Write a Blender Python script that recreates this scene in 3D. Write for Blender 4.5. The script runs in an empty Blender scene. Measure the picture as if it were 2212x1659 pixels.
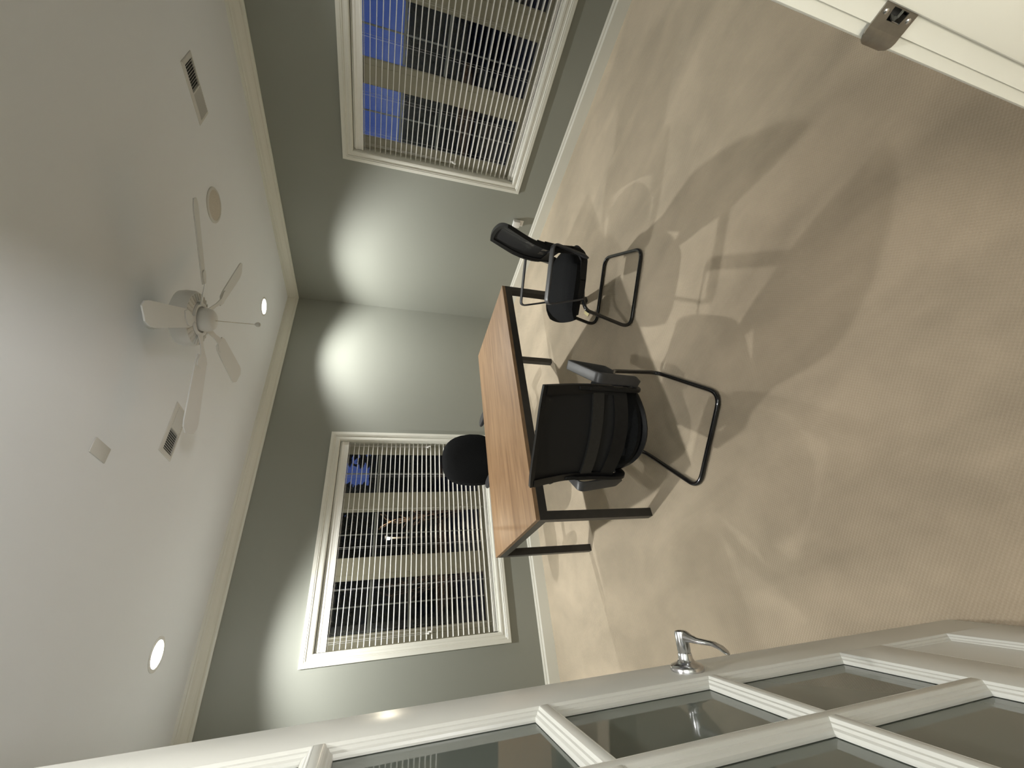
import bpy, bmesh, math, random
from mathutils import Vector, Matrix
random.seed(7)
PI = math.pi
COL = bpy.context.scene.collection
SC = bpy.context.scene

# ------------------------------------------------------------------ camera
CAM = Vector((-3.9913, -4.1102, 1.5767))
F_PX, YAW, PITCH, ROLL = 886.9634, math.radians(35.1189), math.radians(-16.8155), math.radians(3.6246)
fwd = Vector((math.sin(YAW)*math.cos(PITCH), math.cos(YAW)*math.cos(PITCH), math.sin(PITCH)))
rt = Vector((math.cos(YAW), -math.sin(YAW), 0)); upv = rt.cross(fwd)
rt2 = rt*math.cos(ROLL) + upv*math.sin(ROLL); up2 = rt2.cross(fwd)
cam = bpy.data.cameras.new('camera'); camo = bpy.data.objects.new('camera', cam); COL.objects.link(camo)
cam.sensor_fit = 'HORIZONTAL'; cam.sensor_width = 36.0; cam.lens = F_PX/2212*36; cam.clip_start = 0.02
R = Matrix((-up2, rt2, -fwd)).transposed()        # the phone was held on its side: picture right = down in the room
camo.matrix_world = Matrix.Translation(CAM) @ R.to_4x4()
SC.camera = camo

# ------------------------------------------------------------------ world, exposure, lamps
SC.view_settings.view_transform = 'Standard'; SC.view_settings.look = 'None'
SC.view_settings.gamma = 1; SC.view_settings.use_curve_mapping = False
SC.view_settings.exposure = 1.33
LAMP_W = (118.0, 92.0, 30.0, 10.0)                # the two over the doorway are dimmer
LAMP_COL = (1.0, 1.0, 0.97)
HALL_W = 21.0; UP_W = 42.0  # unseen hallway lamps, added to light the door jamb and near ceiling
LAMP_XY = [(-0.85, -0.70), (-3.735, -0.73), (-3.735, -3.40), (-0.85, -3.40)]
CZ = 2.79                                          # ceiling height
w = bpy.data.worlds.new('dusk'); SC.world = w; w.use_nodes = True
nt = w.node_tree; nt.nodes.clear()
tc = nt.nodes.new('ShaderNodeTexCoord'); sep = nt.nodes.new('ShaderNodeSeparateXYZ')
rmp = nt.nodes.new('ShaderNodeValToRGB'); bg = nt.nodes.new('ShaderNodeBackground'); wo = nt.nodes.new('ShaderNodeOutputWorld')
nt.links.new(tc.outputs['Generated'], sep.inputs[0]); nt.links.new(sep.outputs['Z'], rmp.inputs[0])
rmp.color_ramp.elements[0].position = 0.0; rmp.color_ramp.elements[0].color = (0.019, 0.031, 0.098, 1)
rmp.color_ramp.elements[1].position = 0.5; rmp.color_ramp.elements[1].color = (0.008, 0.016, 0.075, 1)
nt.links.new(rmp.outputs[0], bg.inputs[0]); bg.inputs[1].default_value = 0.85
nt.links.new(bg.outputs[0], wo.inputs[0])

# ------------------------------------------------------------------ materials
def mat(name, col, rough=0.5, metal=0.0, spec=0.5, noise=None, bump=None, sheen=0.0, coat=0.0):
    m = bpy.data.materials.new(name); m.use_nodes = True; t = m.node_tree
    b = t.nodes['Principled BSDF']
    b.inputs['Base Color'].default_value = (*col, 1); b.inputs['Roughness'].default_value = rough
    b.inputs['Metallic'].default_value = metal; b.inputs['Specular IOR Level'].default_value = spec
    b.inputs['Sheen Weight'].default_value = sheen; b.inputs['Coat Weight'].default_value = coat
    tcn = t.nodes.new('ShaderNodeTexCoord')
    if noise:
        sc, amt = noise
        n = t.nodes.new('ShaderNodeTexNoise'); n.inputs['Scale'].default_value = sc; n.inputs['Detail'].default_value = 4
        t.links.new(tcn.outputs['Object'], n.inputs['Vector'])
        r = t.nodes.new('ShaderNodeValToRGB')
        r.color_ramp.elements[0].position = .3; r.color_ramp.elements[1].position = .7
        r.color_ramp.elements[0].color = (*[c*(1-amt) for c in col], 1); r.color_ramp.elements[1].color = (*[min(1, c*(1+amt)) for c in col], 1)
        t.links.new(n.outputs['Fac'], r.inputs[0]); t.links.new(r.outputs[0], b.inputs['Base Color'])
    if bump:
        sc, st = bump
        n = t.nodes.new('ShaderNodeTexNoise'); n.inputs['Scale'].default_value = sc
        t.links.new(tcn.outputs['Object'], n.inputs['Vector'])
        bp = t.nodes.new('ShaderNodeBump'); bp.inputs['Strength'].default_value = st; bp.inputs['Distance'].default_value = .002
        t.links.new(n.outputs['Fac'], bp.inputs['Height']); t.links.new(bp.outputs[0], b.inputs['Normal'])
    return m
M = {}
M['wall'] = mat('sage_wall_paint', (0.278, 0.287, 0.249), .55, noise=(1.2, .015), bump=(220, .08))
M['ceiling'] = mat('ceiling_paint', (0.86, 0.885, 0.915), .7, noise=(1.5, .01), bump=(160, .08))
M['trim'] = mat('trim_paint', (0.76, 0.755, 0.68), .35, noise=(3, .01))
M['door'] = mat('door_paint', (0.70, 0.695, 0.645), .3, noise=(3, .01))
M['vinyl'] = mat('window_vinyl', (0.50, 0.48, 0.38), .4, noise=(4, .02))
M['grille'] = mat('grille_metal', (0.72, 0.71, 0.66), .5, noise=(5, .02))
M['slat'] = mat('blind_slat', (0.88, 0.87, 0.81), .4, noise=(3, .01))
M['cord'] = mat('white_cord', (0.72, 0.72, 0.70), .8, noise=(30, .02))
M['white'] = mat('white_plastic', (0.80, 0.79, 0.76), .35, noise=(5, .01))
M['fan'] = mat('fan_white', (0.72, 0.72, 0.70), .4, noise=(5, .02))
M['vent'] = mat('vent_white', (0.66, 0.65, 0.61), .45, noise=(5, .02))
M['duct'] = mat('duct_grey', (0.16, 0.165, 0.155), .9, noise=(5, .1))
M['dark'] = mat('duct_dark', (0.045, 0.045, 0.042), .9, noise=(5, .1))
M['speaker'] = mat('speaker_mesh', (0.60, 0.55, 0.47), .8, noise=(300, .12))
M['frame'] = mat('charcoal_metal', (0.034, 0.031, 0.027), .42, noise=(25, .12))
M['edge'] = mat('desk_edge_band', (0.26, 0.16, 0.085), .5, noise=(20, .15))
M['tube'] = mat('black_gloss_tube', (0.006, 0.006, 0.007), .18, coat=.5, noise=(20, .1))
M['plastic'] = mat('black_plastic', (0.007, 0.007, 0.0072), .5, spec=.28, noise=(40, .15), bump=(300, .1))
M['armgrey'] = mat('arm_black_satin', (0.046, 0.046, 0.048), .42, noise=(40, .1))
M['fabric'] = mat('black_fabric', (0.008, 0.0085, 0.009), .9, spec=.15, noise=(120, .25), bump=(400, .3))
M['lumbar'] = mat('lumbar_pad', (0.019, 0.019, 0.0185), .5, spec=.35, noise=(60, .15))
M['rubber'] = mat('caster_rubber', (0.01, 0.01, 0.01), .35, noise=(20, .1))
M['chrome'] = mat('satin_nickel', (0.60, 0.60, 0.61), .22, 1.0, noise=(25, .03))
M['steel'] = mat('strike_nickel', (0.34, 0.32, 0.29), .30, 1.0, noise=(60, .1), bump=(150, .1))
M['floor_gleam'] = mat('yellow_gleam', (0.70, 0.62, 0.30), .5, noise=(20, .05))  # colour of the light gleam on the carpet
M['leaf'] = mat('hedge_leaf', (0.012, 0.016, 0.012), .8, noise=(3, .4))
M['twig'] = mat('bare_twig', (0.20, 0.13, 0.085), .8, noise=(20, .3))
M['soil'] = mat('dark_lawn', (0.020, 0.024, 0.018), .95, noise=(1.5, .4))
M['brickdark'] = mat('night_wall', (0.02, 0.02, 0.022), .9, noise=(5, .2))

def emit(name, col, s):
    m = bpy.data.materials.new(name); m.use_nodes = True; b = m.node_tree.nodes['Principled BSDF']
    b.inputs['Base Color'].default_value = (.9, .9, .85, 1)
    b.inputs['Emission Color'].default_value = (*col, 1); b.inputs['Emission Strength'].default_value = s
    return m
M['lens'] = emit('lamp_lens', (1, .98, .92), 14)
M['shade'] = emit('lamp_shade', (1, .9, .75), 1.2)
M['bulb'] = emit('lantern_bulb', (1, .95, .85), 25)

def glass(name, tint=(1, 1, 1), rough=0.0):
    m = bpy.data.materials.new(name); m.use_nodes = True; t = m.node_tree; t.nodes.clear()
    o = t.nodes.new('ShaderNodeOutputMaterial'); fr = t.nodes.new('ShaderNodeFresnel'); fr.inputs['IOR'].default_value = 1.5
    tr = t.nodes.new('ShaderNodeBsdfTransparent'); tr.inputs['Color'].default_value = (*tint, 1)
    gl = t.nodes.new('ShaderNodeBsdfGlossy'); gl.inputs['Roughness'].default_value = rough
    mx = t.nodes.new('ShaderNodeMixShader')
    t.links.new(fr.outputs[0], mx.inputs[0]); t.links.new(tr.outputs[0], mx.inputs[1]); t.links.new(gl.outputs[0], mx.inputs[2])
    t.links.new(mx.outputs[0], o.inputs[0]); return m
M['glass'] = glass('window_glass', (.93, .95, .94))
M['doorglass'] = mat('grey_film_glass', (.135, .15, .13), .03, spec=.5, noise=(2, .03))

def mesh_mat():                                     # woven black chair mesh: tiny see-through holes
    m = mat('chair_mesh', (0.010, 0.010, 0.010), .8); t = m.node_tree; b = t.nodes['Principled BSDF']
    o = t.nodes['Material Output']
    tcn = t.nodes.new('ShaderNodeTexCoord'); sp = t.nodes.new('ShaderNodeSeparateXYZ'); t.links.new(tcn.outputs['Object'], sp.inputs[0])
    vals = []
    for ax in ('X', 'Z'):
        mu = t.nodes.new('ShaderNodeMath'); mu.operation = 'MULTIPLY'; mu.inputs[1].default_value = 2*PI/.0035; t.links.new(sp.outputs[ax], mu.inputs[0])
        si = t.nodes.new('ShaderNodeMath'); si.operation = 'SINE'; t.links.new(mu.outputs[0], si.inputs[0]); vals.append(si)
    mn = t.nodes.new('ShaderNodeMath'); mn.operation = 'MINIMUM'; t.links.new(vals[0].outputs[0], mn.inputs[0]); t.links.new(vals[1].outputs[0], mn.inputs[1])
    gt = t.nodes.new('ShaderNodeMath'); gt.operation = 'GREATER_THAN'; gt.inputs[1].default_value = .25; t.links.new(mn.outputs[0], gt.inputs[0])
    tr = t.nodes.new('ShaderNodeBsdfTransparent'); mx = t.nodes.new('ShaderNodeMixShader')
    t.links.new(gt.outputs[0], mx.inputs[0]); t.links.new(b.outputs[0], mx.inputs[1]); t.links.new(tr.outputs[0], mx.inputs[2])
    t.links.new(mx.outputs[0], o.inputs[0]); return m
M['mesh'] = mesh_mat()

def carpet_mat():
    m = bpy.data.materials.new('beige_carpet'); m.use_nodes = True; t = m.node_tree; b = t.nodes['Principled BSDF']; L = t.links.new
    b.inputs['Roughness'].default_value = .95; b.inputs['Specular IOR Level'].default_value = .1
    b.inputs['Sheen Weight'].default_value = 1.0; b.inputs['Sheen Roughness'].default_value = .55
    b.inputs['Sheen Tint'].default_value = (1.0, .90, .74, 1)
    tcn = t.nodes.new('ShaderNodeTexCoord'); P = tcn.outputs['Object']
    def noise(scale, detail=3, vec=P, dist=0):
        n = t.nodes.new('ShaderNodeTexNoise'); n.inputs['Scale'].default_value = scale; n.inputs['Detail'].default_value = detail
        n.inputs['Distortion'].default_value = dist; L(vec, n.inputs['Vector']); return n.outputs['Fac']
    def math_(op, a, c=None, v=None):
        n = t.nodes.new('ShaderNodeMath'); n.operation = op; L(a, n.inputs[0])
        if c is not None: L(c, n.inputs[1])
        if v is not None: n.inputs[1].default_value = v
        return n.outputs[0]
    mp = t.nodes.new('ShaderNodeMapping'); mp.inputs['Scale'].default_value = (1.0, .45, 1); mp.inputs['Rotation'].default_value = (0, 0, .5); mp.inputs['Location'].default_value = (3.1, 1.7, 0); L(P, mp.inputs['Vector'])
    big = noise(3.2, 4, mp.outputs[0], .6)          # pile brushed this way and that by feet and the vacuum
    mid = noise(9, 3)
    fine = noise(420, 2)
    sp = t.nodes.new('ShaderNodeSeparateXYZ'); L(P, sp.inputs[0])
    sx = math_('SINE', math_('MULTIPLY', sp.outputs['X'], v=2*PI/.0125)); sy = math_('SINE', math_('MULTIPLY', sp.outputs['Y'], v=2*PI/.0125))
    grid = math_('MULTIPLY', sx, sy)
    r = t.nodes.new('ShaderNodeValToRGB'); r.color_ramp.elements[0].position = .33; r.color_ramp.elements[1].position = .68
    r.color_ramp.elements[0].color = (.38, .315, .227, 1); r.color_ramp.elements[1].color = (.58, .48, .35, 1)
    s1 = math_('ADD', math_('MULTIPLY', big, v=.8), math_('MULTIPLY', mid, v=.2))
    s2 = math_('ADD', s1, math_('MULTIPLY', grid, v=.045))
    s3 = math_('ADD', s2, math_('MULTIPLY', math_('SUBTRACT', fine, v=.5), v=.25))
    L(s3, r.inputs[0])
    # near floor by the doorway: its dimness is painted into the carpet colour
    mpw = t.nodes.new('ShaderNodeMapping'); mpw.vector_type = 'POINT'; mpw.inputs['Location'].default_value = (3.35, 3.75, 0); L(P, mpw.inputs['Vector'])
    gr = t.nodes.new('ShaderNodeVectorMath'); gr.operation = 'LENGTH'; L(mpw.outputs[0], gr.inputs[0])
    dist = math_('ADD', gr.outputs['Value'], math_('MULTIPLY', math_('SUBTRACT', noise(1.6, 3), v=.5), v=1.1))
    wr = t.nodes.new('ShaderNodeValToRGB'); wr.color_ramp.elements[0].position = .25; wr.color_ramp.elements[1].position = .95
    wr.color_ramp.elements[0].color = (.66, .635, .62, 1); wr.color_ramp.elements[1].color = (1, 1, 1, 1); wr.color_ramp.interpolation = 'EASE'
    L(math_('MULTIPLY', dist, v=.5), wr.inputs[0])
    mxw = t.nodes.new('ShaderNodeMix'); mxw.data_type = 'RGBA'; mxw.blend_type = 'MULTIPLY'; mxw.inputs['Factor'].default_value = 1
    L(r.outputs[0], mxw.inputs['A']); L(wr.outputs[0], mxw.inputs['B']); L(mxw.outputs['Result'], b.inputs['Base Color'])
    bp = t.nodes.new('ShaderNodeBump'); bp.inputs['Strength'].default_value = .45; bp.inputs['Distance'].default_value = .003
    L(math_('ADD', math_('MULTIPLY', grid, v=.5), fine), bp.inputs['Height']); L(bp.outputs[0], b.inputs['Normal'])
    return m
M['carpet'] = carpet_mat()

def wood_mat():
    m = bpy.data.materials.new('oak_laminate'); m.use_nodes = True; t = m.node_tree; b = t.nodes['Principled BSDF']; L = t.links.new
    b.inputs['Roughness'].default_value = .45
    tcn = t.nodes.new('ShaderNodeTexCoord')
    mp = t.nodes.new('ShaderNodeMapping'); mp.inputs['Scale'].default_value = (.9, 9, 9); L(tcn.outputs['Object'], mp.inputs['Vector'])
    n = t.nodes.new('ShaderNodeTexNoise'); n.inputs['Scale'].default_value = 2.2; n.inputs['Detail'].default_value = 6; n.inputs['Distortion'].default_value = .8; L(mp.outputs[0], n.inputs['Vector'])
    mp2 = t.nodes.new('ShaderNodeMapping'); mp2.inputs['Scale'].default_value = (2.5, 60, 60); L(tcn.outputs['Object'], mp2.inputs['Vector'])
    n2 = t.nodes.new('ShaderNodeTexNoise'); n2.inputs['Scale'].default_value = 3; n2.inputs['Detail'].default_value = 4; L(mp2.outputs[0], n2.inputs['Vector'])
    a = t.nodes.new('ShaderNodeMath'); a.operation = 'MULTIPLY'; a.inputs[1].default_value = .35; L(n2.outputs['Fac'], a.inputs[0])
    s = t.nodes.new('ShaderNodeMath'); s.operation = 'ADD'; L(n.outputs['Fac'], s.inputs[0]); L(a.outputs[0], s.inputs[1])
    r = t.nodes.new('ShaderNodeValToRGB'); e = r.color_ramp.elements
    e[0].position = .45; e[0].color = (.20, .112, .054, 1); e[1].position = .85; e[1].color = (.335, .205, .105, 1)
    L(s.outputs[0], r.inputs[0]); L(r.outputs[0], b.inputs['Base Color']); return m
M['wood'] = wood_mat()

# ------------------------------------------------------------------ mesh helpers
def new(): return bmesh.new()
def obj(name, bm, m, parent=None, smooth=False, recalc=True):
    if recalc: bmesh.ops.recalc_face_normals(bm, faces=bm.faces)
    me = bpy.data.meshes.new(name); bm.to_mesh(me); bm.free()
    if m: me.materials.append(m)
    if smooth:
        for p in me.polygons: p.use_smooth = True
        try: me.set_sharp_from_angle(angle=math.radians(40))
        except Exception: pass
    o = bpy.data.objects.new(name, me); COL.objects.link(o)
    if parent: o.parent = parent
    return o
def empty(name, loc=(0, 0, 0), rz=0):
    o = bpy.data.objects.new(name, None); COL.objects.link(o); o.location = loc; o.rotation_euler = (0, 0, rz); o.empty_display_size = .1
    return o
def thing(o, label, cat, group=None):
    o['label'] = label; o['category'] = cat
    if group: o['group'] = group
    return o
def struct(o): o['kind'] = 'structure'; return o
ID = lambda a, b, c: Vector((a, b, c))
def box(bm, lo, hi, f=ID, bev=0):
    x0, y0, z0 = lo; x1, y1, z1 = hi
    v = [bm.verts.new(f(*p)) for p in [(x0,y0,z0),(x1,y0,z0),(x1,y1,z0),(x0,y1,z0),(x0,y0,z1),(x1,y0,z1),(x1,y1,z1),(x0,y1,z1)]]
    fs = [bm.faces.new([v[i] for i in q]) for q in [(0,3,2,1),(4,5,6,7),(0,1,5,4),(1,2,6,5),(2,3,7,6),(3,0,4,7)]]
    if bev:
        es = list({e for q in fs for e in q.edges})
        bmesh.ops.bevel(bm, geom=es, offset=bev, segments=2, affect='EDGES', profile=.5)
def fillet(pts, rad, seg=6, closed=False):
    pts = [Vector(p) for p in pts]; n = len(pts); out = []
    for i, p in enumerate(pts):
        if not closed and i in (0, n-1): out.append(p); continue
        a, c = pts[i-1]-p, pts[(i+1) % n]-p
        la, lc = a.length, c.length
        r = rad[i] if isinstance(rad, (list, tuple)) else rad
        a, c = a/la, c/lc
        ang = a.angle(c)
        if r <= 0 or ang > PI-.01: out.append(p); continue
        d = min(r/math.tan(ang/2), la*.49, lc*.49)
        p0, p2 = p+a*d, p+c*d
        for k in range(seg+1):
            t = k/seg; out.append(p0*(1-t)**2 + p*2*t*(1-t) + p2*t*t)
    return out
def sweep(bm, pts, prof, closed=False, up=Vector((0, 0, 1)), caps=True, scale=None):
    """sweep a 2-D profile (list of (a,b)) along pts; a follows side, b follows up-ish"""
    pts = [Vector(p) for p in pts]; n = len(pts); rings = []
    t0 = (pts[1]-pts[0]).normalized(); u = up - t0*up.dot(t0)
    if u.length < 1e-4: u = Vector((1, 0, 0)) - t0*t0.x
    u.normalize(); prev = t0
    for i, p in enumerate(pts):
        if closed: t = (pts[(i+1) % n]-pts[i-1]).normalized()
        elif i == 0: t = t0
        elif i == n-1: t = (pts[-1]-pts[-2]).normalized()
        else: t = ((pts[i+1]-p).normalized()+(p-pts[i-1]).normalized()).normalized()
        q = prev.rotation_difference(t); u = (q @ u); u = (u - t*u.dot(t)).normalized(); prev = t
        s = t.cross(u); k = scale[i] if scale else 1
        rings.append([bm.verts.new(p + s*a*k + u*b*k) for a, b in prof])
    m = len(prof)
    for i in range(n if closed else n-1):
        A, B = rings[i], rings[(i+1) % n]
        for j in range(m): bm.faces.new((A[j], A[(j+1) % m], B[(j+1) % m], B[j]))
    if caps and not closed: bm.faces.new(rings[0][::-1]); bm.faces.new(rings[-1])
def circ(r, n=12, ry=None): return [(r*math.cos(2*PI*k/n), (ry or r)*math.sin(2*PI*k/n)) for k in range(n)]
def rrect(a, b, r, n=3):
    out = []
    for cx, cy, s in ((a/2-r, b/2-r, 0), (-a/2+r, b/2-r, PI/2), (-a/2+r, -b/2+r, PI), (a/2-r, -b/2+r, 1.5*PI)):
        for k in range(n+1): out.append((cx+r*math.cos(s+k*PI/2/n), cy+r*math.sin(s+k*PI/2/n)))
    return out
def tube(bm, pts, r, n=12, closed=False, scale=None): sweep(bm, pts, circ(r, n), closed, scale=scale)
def lathe(bm, prof, n=32, f=ID, cap=True):
    """prof: (radius, height) pairs about local z"""
    rings = []
    for r, z in prof:
        if r < 1e-6: rings.append([bm.verts.new(f(0, 0, z))])
        else: rings.append([bm.verts.new(f(r*math.cos(2*PI*k/n), r*math.sin(2*PI*k/n), z)) for k in range(n)])
    for A, B in zip(rings, rings[1:]):
        for k in range(n):
            k2 = (k+1) % n
            if len(A) == 1 and len(B) == 1: continue
            if len(A) == 1: bm.faces.new((A[0], B[k2], B[k]))
            elif len(B) == 1: bm.faces.new((A[k], A[k2], B[0]))
            else: bm.faces.new((A[k], A[k2], B[k2], B[k]))
    if cap:
        if len(rings[0]) > 1: bm.faces.new(rings[0][::-1])
        if len(rings[-1]) > 1: bm.faces.new(rings[-1])
def prism(bm, poly, lo, hi, f):
    """poly in (a,b), extruded along c from lo to hi; f(a,b,c)"""
    A = [bm.verts.new(f(a, b, lo)) for a, b in poly]; B = [bm.verts.new(f(a, b, hi)) for a, b in poly]; n = len(poly)
    bm.faces.new(A[::-1]); bm.faces.new(B)
    for k in range(n): bm.faces.new((A[k], A[(k+1) % n], B[(k+1) % n], B[k]))
def frame_sides(rect, prof, f):
    """rect (u0,z0,u1,z1) outer; prof list of (inset, proud); returns 4 mitred bmeshes: bottom, right, top, left"""
    u0, z0, u1, z1 = rect; res = []
    def corners(s): return [(u0+s, z0+s), (u1-s, z0+s), (u1-s, z1-s), (u0+s, z1-s)]
    for side in range(4):
        bm = new(); prev = None; A0 = []; B0 = []
        for s, d in prof:
            c = corners(s); p, q = c[side], c[(side+1) % 4]
            A0.append(bm.verts.new(f(p[0], d, p[1]))); B0.append(bm.verts.new(f(q[0], d, q[1])))
        for k in range(len(prof)-1): bm.faces.new((A0[k], B0[k], B0[k+1], A0[k+1]))
        bm.faces.new((A0[0], A0[-1], B0[-1], B0[0]))
        bm.faces.new(A0); bm.faces.new(B0[::-1])
        res.append(bm)
    return res

# ------------------------------------------------------------------ room shell
XL, YF = -4.58, -4.08                               # left wall, front (door) wall faces; back wall y=0, right wall x=0
WT = .16
JX0, JX1, DOOR_H = -4.245, -3.33, 2.46               # door opening
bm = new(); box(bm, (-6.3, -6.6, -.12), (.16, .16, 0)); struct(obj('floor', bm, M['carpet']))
bm = new(); box(bm, (XL-WT, YF-WT, CZ), (WT, WT, CZ+.1))
struct(obj('ceiling', bm, M['ceiling']))
WA = (-3.795, .488, -1.944, 2.008)                  # window in the back wall  (u0,z0,u1,z1) inside the casing
WB = (-3.828, .488, -1.978, 2.008)                  # window in the right wall (u = y)
fA = lambda u, d, z: Vector((u, d, z))              # d > 0 goes outdoors
fB = lambda u, d, z: Vector((d, u, z))
def wall_with_hole(name, f, u0, u1, win):
    bm = new(); a0, b0, a1, b1 = win
    box(bm, (u0, 0, 0), (a0, WT, CZ), f); box(bm, (a1, 0, 0), (u1, WT, CZ), f)
    box(bm, (a0, 0, 0), (a1, WT, b0), f); box(bm, (a0, 0, b1), (a1, WT, CZ), f)
    return struct(obj(name, bm, M['wall']))
wall_with_hole('wall_back', fA, XL-WT, WT, WA)
wall_with_hole('wall_right', fB, YF-WT, 0, WB)
bm = new(); box(bm, (XL-WT, YF-WT, 0), (XL, 0, CZ)); struct(obj('wall_left', bm, M['wall']))
bm = new()
box(bm, (XL, YF-WT, 0), (JX0-.02, YF, CZ)); box(bm, (JX1+.02, YF-WT, 0), (0, YF, CZ)); box(bm, (JX0-.02, YF-WT, DOOR_H+.02), (JX1+.02, YF, CZ))
struct(obj('wall_front', bm, M['wall']))

BASE = [(0, 0), (.016, 0), (.016, .098), (.0085, .1125), (.0085, .119), (.0025, .1335), (0, .1335)]
def run(name, prof, f, lo, hi, m=None):
    bm = new(); prism(bm, prof, lo, hi, f); return struct(obj(name, bm, m or M['trim']))
run('baseboard_back', BASE, lambda a, b, c: Vector((c, -a, b)), XL, 0)
run('baseboard_right', BASE, lambda a, b, c: Vector((-a, c, b)), YF, 0)
run('baseboard_left', BASE, lambda a, b, c: Vector((XL+a, c, b)), YF, 0)
run('baseboard_front', BASE, lambda a, b, c: Vector((c, YF+a, b)), JX1+.09, 0)
CRN = [(0, 2.6927), (.012, 2.6927), (.014, 2.706), (.022, 2.712), (.034, 2.716), (.048, 2.728), (.062, 2.746), (.078, 2.758), (.082, 2.768), (.090, 2.772), (.094, CZ), (0, CZ)]
run('trim_1', CRN, lambda a, b, c: Vector((c, -a, b)), XL, 0)
run('trim_2', CRN, lambda a, b, c: Vector((-a, c, b)), YF, 0)
run('trim_3', CRN, lambda a, b, c: Vector((XL+a, c, b)), YF, 0)
run('trim_4', CRN, lambda a, b, c: Vector((c, YF+a, b)), XL, 0)

# hallway behind the camera
bm = new(); box(bm, (-6.2, -6.5, 0), (-6.04, YF-WT, CZ)); struct(obj('wall_hall_left', bm, M['wall']))
bm = new(); box(bm, (-1.66, -6.5, 0), (-1.5, YF-WT, CZ)); struct(obj('wall_hall_right', bm, M['wall']))
bm = new(); box(bm, (-6.2, -6.5, 0), (-1.5, -6.34, CZ)); struct(obj('wall_hall_back', bm, M['wall']))
bm = new(); box(bm, (-6.2, -6.5, CZ), (-1.5, YF-WT, CZ+.1)); struct(obj('ceiling_hall', bm, M['ceiling']))

def added_hall_lamp(x, y, z):  # unseen lamp behind the camera, added to brighten the door jamb
    root = empty('added_jamb_lamp', (x, y, 0)); thing(root, 'unseen drum shade lamp added in the hallway to light the door jamb', 'lamp')
    bm = new(); lathe(bm, [(0, 0), (.11, 0), (.11, .012), (.03, .022), (0, .022)], 28); obj('base', bm, M['white'], root, True)
    bm = new(); tube(bm, [(0, 0, .015), (0, 0, z-.02)], .010, 10); obj('pole', bm, M['chrome'], root, True)
    bm = new(); lathe(bm, [(.115, z-.10), (.118, z-.10), (.098, z+.12), (.095, z+.12), (.115, z-.10)], 28, cap=False); obj('shade', bm, M['shade'], root, True)
    bm = new(); lathe(bm, [(0, z-.03), (.012, z-.03), (.016, z), (.028, z+.03), (.018, z+.055), (0, z+.06)], 14); obj('bulb', bm, M['bulb'], root, True)
    l = bpy.data.lights.new('lamp', 'POINT'); l.energy = HALL_W; l.color = (1, .94, .82); l.shadow_soft_size = .22
    lo = bpy.data.objects.new('lamp', l); COL.objects.link(lo); lo.parent = root; lo.location = (0, .0, z+.26)
added_hall_lamp(-4.95, -4.58, .68)
def added_uplight(x, y, z):  # unseen uplight, added for the glow on the near ceiling
    root = empty('added_uplight', (x, y, 0)); thing(root, 'unseen bowl uplight added in the hallway for the glow on the near ceiling', 'lamp')
    bm = new(); lathe(bm, [(0, 0), (.13, 0), (.13, .014), (.03, .028), (0, .028)], 28); obj('base', bm, M['white'], root, True)
    bm = new(); tube(bm, [(0, 0, .02), (0, 0, z-.12)], .011, 10); obj('pole', bm, M['chrome'], root, True)
    bm = new(); lathe(bm, [(0, z-.135), (.08, z-.13), (.17, z-.085), (.245, z+.0), (.25, z+.012), (.245, z+.012), (.236, z+.0), (.165, z-.072), (.08, z-.115), (0, z-.12)], 32); obj('bowl', bm, M['white'], root, True)
    l = bpy.data.lights.new('lamp', 'AREA'); l.shape = 'DISK'; l.size = .46; l.energy = UP_W; l.color = (1, .99, .98)
    lo = bpy.data.objects.new('lamp', l); COL.objects.link(lo); lo.parent = root; lo.location = (0, 0, z-.004); lo.rotation_euler = (PI, 0, 0)
added_uplight(-3.90, -5.45, 1.10)

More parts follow.
